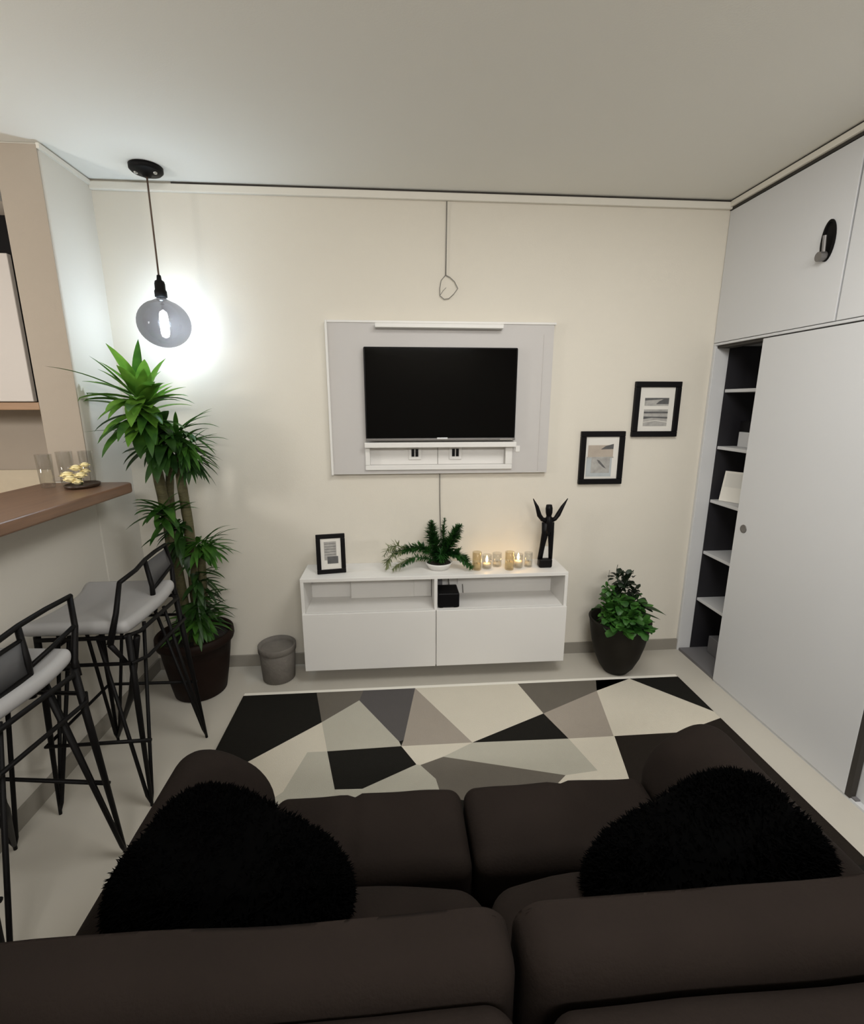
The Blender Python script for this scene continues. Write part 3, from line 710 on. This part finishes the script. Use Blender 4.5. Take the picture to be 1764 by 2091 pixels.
# ------------------------------------------------------------------ rug
RX0, RX1, RY0, RY1, RZ = -.846, 1.610, .62, 2.352, .012
rug = MB(); rug.cm = 0
rug.box(RX0, RX1, RY0, RY1, .0005, RZ)
pat = [
 (0, [(RX0, RY1), (-.455, RY1), (-.39, 2.098), (-.702, 1.831), (RX0, 1.72)]),
 (4, [(-.455, RY1), (-.20, RY1), (-.217, 2.264), (-.39, 2.098)]),
 (2, [(-.217, 2.264), (-.008, 1.932), (.002, 1.90), (-.335, 1.892), (-.39, 2.098)]),
 (5, [(-.20, RY1), (.085, RY1), (.014, 1.94), (-.008, 1.932), (-.217, 2.264)]),
 (3, [(.085, RY1), (.334, 1.899), (.002, 1.90), (.014, 1.94)]),
 (1, [(.085, RY1), (.665, RY1), (.73, 2.082), (.334, 1.899)]),
 (4, [(.665, RY1), (1.319, RY1), (1.083, 2.252), (.73, 2.082)]),
 (3, [(.73, 2.082), (1.083, 2.252), (1.012, 1.891), (.792, 1.891)]),
 (2, [(1.12, RY1), (1.319, RY1), (1.083, 2.252)]),
 (1, [(1.319, RY1), (RX1, 2.03), (RX1, 1.98), (1.353, 1.893), (1.012, 1.891), (1.083, 2.252)]),
 (0, [(1.319, RY1), (RX1, RY1), (RX1, 2.03)]),
 (0, [(.334, 1.899), (.73, 2.082), (.792, 1.891)]),
 (1, [(-.39, 2.098), (-.335, 1.892), (-.424, 1.893), (-.483, 1.672), (-.70, 1.45), (RX0, 1.45), (RX0, 1.72), (-.702, 1.831)]),
 (2, [(-.424, 1.893), (-.335, 1.892), (-.274, 1.671), (-.25, 1.55), (-.60, 1.55), (-.483, 1.672)]),
 (0, [(-.335, 1.892), (.002, 1.90), (.067, 1.781), (-.161, 1.663), (-.274, 1.668)]),
 (1, [(.002, 1.90), (.334, 1.899), (.189, 1.818), (.084, 1.776), (.067, 1.781)]),
 (2, [(.067, 1.781), (.084, 1.776), (.145, 1.693), (.16, 1.60), (-.25, 1.55), (-.274, 1.668), (-.161, 1.663)]),
 (4, [(.084, 1.776), (.189, 1.818), (.699, 1.671), (.50, 1.50), (.16, 1.60), (.145, 1.693)]),
 (2, [(.334, 1.899), (.792, 1.891), (.846, 1.686), (.699, 1.671), (.189, 1.818)]),
 (1, [(.792, 1.891), (1.016, 1.891), (.971, 1.682), (.93, 1.50), (.50, 1.50), (.699, 1.671), (.846, 1.686)]),
 (6, [(1.016, 1.891), (1.353, 1.893), (RX1, 1.98), (RX1, 1.2), (.90, 1.2), (.93, 1.50), (.971, 1.682)]),
]
for mi, pl_ in pat:
    rug.cm = mi
    ar = sum(pl_[i][0] * pl_[(i + 1) % len(pl_)][1] - pl_[(i + 1) % len(pl_)][0] * pl_[i][1] for i in range(len(pl_)))
    if ar < 0: pl_ = pl_[::-1]
    rug.add([(a, b_, RZ + .0012) for a, b_ in pl_], [tuple(range(len(pl_)))])
rg = thing('area_rug', (.38, 1.5, 0), 'black grey and cream geometric patterned rug in front of the sofa', 'rug')
P(rug, 'pile', ['rug0', 'rug1', 'rug2', 'rug3', 'rug4', 'rug5', 'rug6'], rg)
P(MB().box(RX0, RX1, RY1, RY1 + .026, .0005, .011), 'border', 'binding', rg)

# ------------------------------------------------------------------ sofa
SX0, SX1, SM = -.635, 1.005, .178
so = thing('sofa', (SM, .7, 0), 'dark taupe two-seat sofa seen from behind, facing the console', 'sofa')
def wrin(p, amp=.004, f=9):
    n = mnoise.noise(Vector(p) * f); return p + Vector((0, 0, n * amp))
def armfn(side):
    def fn(p, u):
        s_ = -u.x * side        # +1 on the outer side
        if u.z > -.2:
            k = max(0, (u.z + .2) / 1.2)
            p = p + Vector((0, 0, -.085 * k * max(0, (.35 - s_)) ** 1.6))
        return wrin(p)
    return fn
P(MB().soft(SX0, -.365, .26, 1.245, .055, .612, .075, 8, armfn(1)), 'armrest', 'sofa', so, smooth=True, weld=True)
P(MB().soft(.735, SX1, .26, 1.245, .055, .612, .085, 8, armfn(-1)), 'armrest', 'sofa', so, smooth=True, weld=True)
P(MB().soft(-.362, .732, .30, 1.165, .055, .315, .02, 4), 'base', 'sofa', so, smooth=True, weld=True)
def seatfn(cx, crease):
    def fn(p, u):
        if u.z > 0:
            b_ = .014 * (1 - u.x ** 2) * (1 - min(1, abs(u.y)) ** 4) * u.z
            g = -.016 * math.exp(-((p.x - crease) / .012) ** 2) * u.z
            p = p + Vector((0, 0, b_ + g))
        return wrin(p, .005, 7)
    return fn
P(MB().soft(-.362, SM - .003, .926, 1.192, .305, .452, .038, 22, seatfn(0, -.14)), 'seat_cushion', 'sofa', so, smooth=True, weld=True)
P(MB().soft(SM + .003, .732, .926, 1.192, .305, .452, .038, 22, seatfn(0, .47)), 'seat_cushion', 'sofa', so, smooth=True, weld=True)
def lumfn(p, u):
    p = p + Vector((0, -.10 * (u.z + 1) / 2 - .02 * u.x ** 2, -.030 * u.x ** 2 * max(0, u.z)))
    return wrin(p, .005, 8)
P(MB().soft(-.362, SM - .003,   .66, .912, .320, .585, .06, 10, lumfn), 'lumbar_cushion', 'sofa', so, smooth=True, weld=True)
P(MB().soft(SM + .003, .732,   .66, .912, .320, .585, .06, 10, lumfn), 'lumbar_cushion', 'sofa', so, smooth=True, weld=True)
def backfn(p, u):
    k = (u.z + 1) / 2
    if u.y > 0: p = p + Vector((0, -.118 * k * u.y, 0))
    p = p + Vector((0, 0, .012 * (1 - u.x ** 2) * u.z + .007 * sin(p.x * 9) * max(0, u.z)))
    return wrin(p, .012, 5)
P(MB().soft(SX0 + .01, .160, .468, .660, .440, .802, .05, 14, backfn), 'back_cushion', 'sofa', so, smooth=True, weld=True)
P(MB().soft(.168, SX1 + .0, .468, .660, .440, .806, .05, 14, backfn), 'back_cushion', 'sofa', so, smooth=True, weld=True)
P(MB().soft(SX0, .150, .20, .474, .055, .790, .045, 10, lambda p, u: wrin(p, .006, 6)), 'back_panel', 'sofa', so, smooth=True, weld=True)
P(MB().soft(.182, SX1, .20, .462, .055, .790, .045, 10, lambda p, u: wrin(p, .006, 6)), 'back_panel', 'sofa', so, smooth=True, weld=True)
for fx, fy in ((-.58, .22), (.95, .22), (-.58, 1.18), (.95, 1.18)):
    P(MB().lathe([(.018, .0125), (.024, .06)], (fx, fy, 0), 14), 'foot', 'blackm', so, smooth=True)

# shaggy black cushions
def fur_cushion(c, size, rot, label, seed, nbl=14000, ln=.019):
    rnd = random.Random(seed)
    t = MB(); hx, hy, hz = size
    R = (Matrix.Rotation(rot[2], 3, 'Z') @ Matrix.Rotation(rot[1], 3, 'Y') @ Matrix.Rotation(rot[0], 3, 'X'))
    nu, nv = 40, 24
    def surf(a, e):
        ca, sa, ce, se = cos(a), sin(a), cos(e), sin(e)
        pw = lambda v, k: math.copysign(abs(v) ** k, v)
        x = hx * pw(ca, .62) * pw(ce, .75); y = hy * pw(sa, .62) * pw(ce, .75); z = hz * pw(se, 1.0)
        return Vector((x, y, z))
    vs = []; fs = []
    for j in range(nv + 1):
        for i in range(nu):
            p = surf(2 * pi * i / nu, -pi / 2 + pi * j / nv)
            p = p * (1 + .04 * mnoise.noise(p * 8)); vs.append(R @ p)
    for j in range(nv):
        for i in range(nu):
            fs.append((j * nu + i, j * nu + (i + 1) % nu, (j + 1) * nu + (i + 1) % nu, (j + 1) * nu + i))
    t.add(vs, fs)
    bl = MB()
    for k in range(nbl):
        a = rnd.uniform(0, 2 * pi); e = math.asin(rnd.uniform(-1, 1))
        p = surf(a, e); n = Vector((p.x / hx ** 2, p.y / hy ** 2, p.z / hz ** 2)).normalized()
        d = (n + Vector((rnd.uniform(-.8, .8), rnd.uniform(-.8, .8), rnd.uniform(-.8, .8)))).normalized()
        bl.blade(R @ (p * .98), R @ d, ln * rnd.uniform(.5, 1.2), .0022, rnd.uniform(0, 1), 2, .1)
    o = thing('fur_cushion', c, label, 'cushion', 'shaggy black cushions on the sofa')
    t.build('cushion_body', 'fur', o, org=(0, 0, 0), smooth=True)
    f = bl.build('fur', 'fur', o, org=(0, 0, 0)); f['kind'] = 'stuff'
    return o
fur_cushion((-.329, .759, .634), (.222, .152, .084), (radians(20), radians(15), radians(-22)), 'shaggy black cushion against the left armrest of the sofa', 61)
fur_cushion((.618, .736, .627), (.248, .143, .088), (radians(16), radians(-16), radians(14)), 'shaggy black cushion against the right armrest of the sofa', 62)

# ------------------------------------------------------------------ bar stools (built around their own base, wall at -x, backrest at +x)
def stool(loc, rz, label, full):
    t = thing('bar_stool', (0, 0, 0), label, 'stool', 'wire bar stools at the bar')
    L = lambda mb, n, m, **k: mb.build(n, m, t, org=(0, 0, 0), **k)
    zs = .735
    def sfn(p, u):
        p.z += .020 * max(0, u.y) ** 3 * 1.0 + .010 * abs(u.y) ** 3
        p.x += -.03 * (u.y ** 2) * max(0, -u.x)
        return p
    L(MB().soft(-.195, .155, -.205, .195, zs, zs + .052, .025, 10, sfn), 'seat', 'seat', smooth=True, weld=True)
    # frame under the seat
    fr = [(.13, -.19), (.165, -.14), (.165, .16), (.13, .20), (-.17, .20), (-.20, .16), (-.20, -.14), (-.17, -.19)]
    L(MB().tube([(a, b_, zs - .006) for a, b_ in fr + fr[:1]], .008, 8, cap=False), 'seat_frame', 'blackm', smooth=True)
    ring = [(.15 + .0, -.20), (.185, -.15), (.185, .17), (.15, .215), (-.17, .215), (-.205, .17), (-.205, -.15), (-.17, -.20)]
    L(MB().tube([(a, b_, zs - .105) for a, b_ in ring + ring[:1]], .007, 8, cap=False), 'ring', 'blackm', smooth=True)
    feet = [((.205, .195), (.15, .185)), ((.14, -.195), (.14, -.175)), ((-.205, .205), (-.18, .18)), ((-.195, -.21), (-.18, -.17))]
    for (fx, fy), (tx, ty) in feet:
        mb = MB()
        mb.tube([(tx, ty, zs), (tx * .6 + fx * .4, ty * .6 + fy * .4, zs * .6), (fx, fy, .002)], [.012, .011, .006], 10)
        mb.tube([(tx - math.copysign(.0, tx), ty - math.copysign(.11, ty), zs - .004), (fx, fy - math.copysign(.012, fy), .05), (fx, fy, .012)], [.007, .007, .005], 8)
        mb.tube([(tx - math.copysign(.11, tx), ty, zs - .004), (fx - math.copysign(.012, fx), fy, .05), (fx, fy, .012)], [.007, .007, .005], 8)
        L(mb, 'leg', 'blackm', smooth=True)
    # foot rail and diagonal brace
    mb = MB().tube([(.175, -.195, .30), (-.20, -.205, .30), (-.202, .204, .30), (.19, .195, .30)], .0075, 8)
    L(mb, 'foot_rail', 'blackm', smooth=True)
    L(MB().tube([(.16, -.16, zs - .02), (.0, .02, .36), (-.195, .195, .03)], [.012, .013, .006], 10), 'brace', 'blackm', smooth=True)
    # backrest: splayed posts, top rail and lower rail
    rt = zs + .205
    top = [(.116, -.140, rt - .018), (.114, -.02, rt - .012), (.095, .09, rt - .006), (.082, .20, rt - .006), (.072, .315, rt - .010)]
    bk = MB().tube(top, .0085, 8)
    bk.tube([(.116, -.140, rt - .018), (.118, -.19, zs + .09), (.108, -.235, zs - .01)], [.0085, .010, .012], 8)
    bk.tube([(.108, -.235, zs - .01), (.13, -.19, zs - .11)], [.010, .007], 8)
    bk.tube([(.095, .085, rt - .008), (.118, .07, zs + .09), (.120, .06, zs - .015)], [.009, .010, .012], 8)
    bk.tube([(.072, .310, rt - .010), (.115, .26, zs + .11), (.135, .21, zs + .02), (.150, .195, zs - .03)], [.009, .009, .011, .012], 8)
    bk.tube([(.118, .07, zs + .075), (.122, .15, zs + .095), (.116, .255, zs + .115)], .0075, 8)
    if full:
        bk.tube([(.112, -.225, zs + .035), (.128, -.08, zs + .045), (.120, .065, zs + .055)], .0095, 8)
        bk.tube([(.117, -.165, rt - .055), (.118, -.04, rt - .045), (.104, .085, rt - .045)], .006, 8)
    L(bk, 'backrest', 'blackm', smooth=True)
    pn = MB(); n = 8
    if full:
        A = [Vector((.114, -.220, zs + .045)).lerp(Vector((.120, .065, zs + .062)), k / n) for k in range(n + 1)]
        B_ = [Vector((.117, -.165, rt - .055)).lerp(Vector((.104, .085, rt - .045)), k / n) for k in range(n + 1)]
    else:
        A = [Vector((.118, .075, zs + .08)).lerp(Vector((.114, .25, zs + .118)), k / n) for k in range(n + 1)]
        B_ = [Vector((.094, .095, rt - .022)).lerp(Vector((.074, .300, rt - .026)), k / n) for k in range(n + 1)]
    pn.add(A + B_, [(k, k + 1, n + 2 + k, n + 1 + k) for k in range(n)])
    L(pn, 'back_panel', 'mesh', smooth=True, solid=.006)
    t.location = loc; t.rotation_euler = (0, 0, rz)
    return t
stool((-1.13, 1.85, 0), 0, 'black wire bar stool beside the dracaena, pale grey seat', False)
stool((-1.20, 1.27, 0), -.10, 'black wire bar stool cut off by the left picture edge', True)

# ------------------------------------------------------------------ lights
def light(name, typ, loc, energy, color, **k):
    l = bpy.data.lights.new(name, typ); l.energy = energy; l.color = color
    for a, b_ in k.items(): setattr(l, a, b_)
    o = bpy.data.objects.new(name, l); o.location = loc; COL.objects.link(o); return o
light('bulb_light', 'POINT', (LX, LY - .0, LZ - .015), 33, (.66, .85, 1.0), shadow_soft_size=.03)
light('kitchen_light', 'POINT', (-2.35, 1.1, 1.80), 33, (1.0, .97, .92), shadow_soft_size=.14)
light('room_light', 'AREA', (.75, 1.0, 2.58), 22, (1.0, .99, .96), shape='DISK', size=.9)
k = light('rear_fill_light', 'AREA', (.4, -1.6, 2.50), 44, (1.0, .98, .95), shape='RECTANGLE', size=1.4, size_y=.3)  # unseen fill added behind the camera to brighten the room
k.rotation_euler = (radians(72), 0, 0)
light('candle_light', 'POINT', (.690, 2.545, CZT + .062), .32, (1.0, .60, .24), shadow_soft_size=.012)
light('candle_light', 'POINT', (.508, 2.545, CZT + .052), .10, (1.0, .66, .32), shadow_soft_size=.012)

w = bpy.data.worlds.new('world'); SC.world = w; w.use_nodes = True
w.node_tree.nodes['Background'].inputs[0].default_value = (.9, .92, 1, 1)
w.node_tree.nodes['Background'].inputs[1].default_value = .05

# ------------------------------------------------------------------ camera
cam = bpy.data.cameras.new('camera'); cam.sensor_fit = 'HORIZONTAL'; cam.sensor_width = 36
cam.lens = 968.52 / 1764 * 36; cam.clip_start = .03
c = bpy.data.objects.new('camera', cam); COL.objects.link(c)
c.location = (0, 0, 1.5631); c.rotation_euler = (pi / 2 - .2271, 0, -.076)
SC.camera = c
vs_ = SC.view_settings
vs_.view_transform = 'Standard'; vs_.look = 'None'; vs_.gamma = 1; vs_.use_curve_mapping = False
vs_.exposure = 0.3
SC.cycles.max_bounces = 10; SC.cycles.diffuse_bounces = 6; SC.cycles.transparent_max_bounces = 16
SC.cycles.sample_clamp_indirect = 4
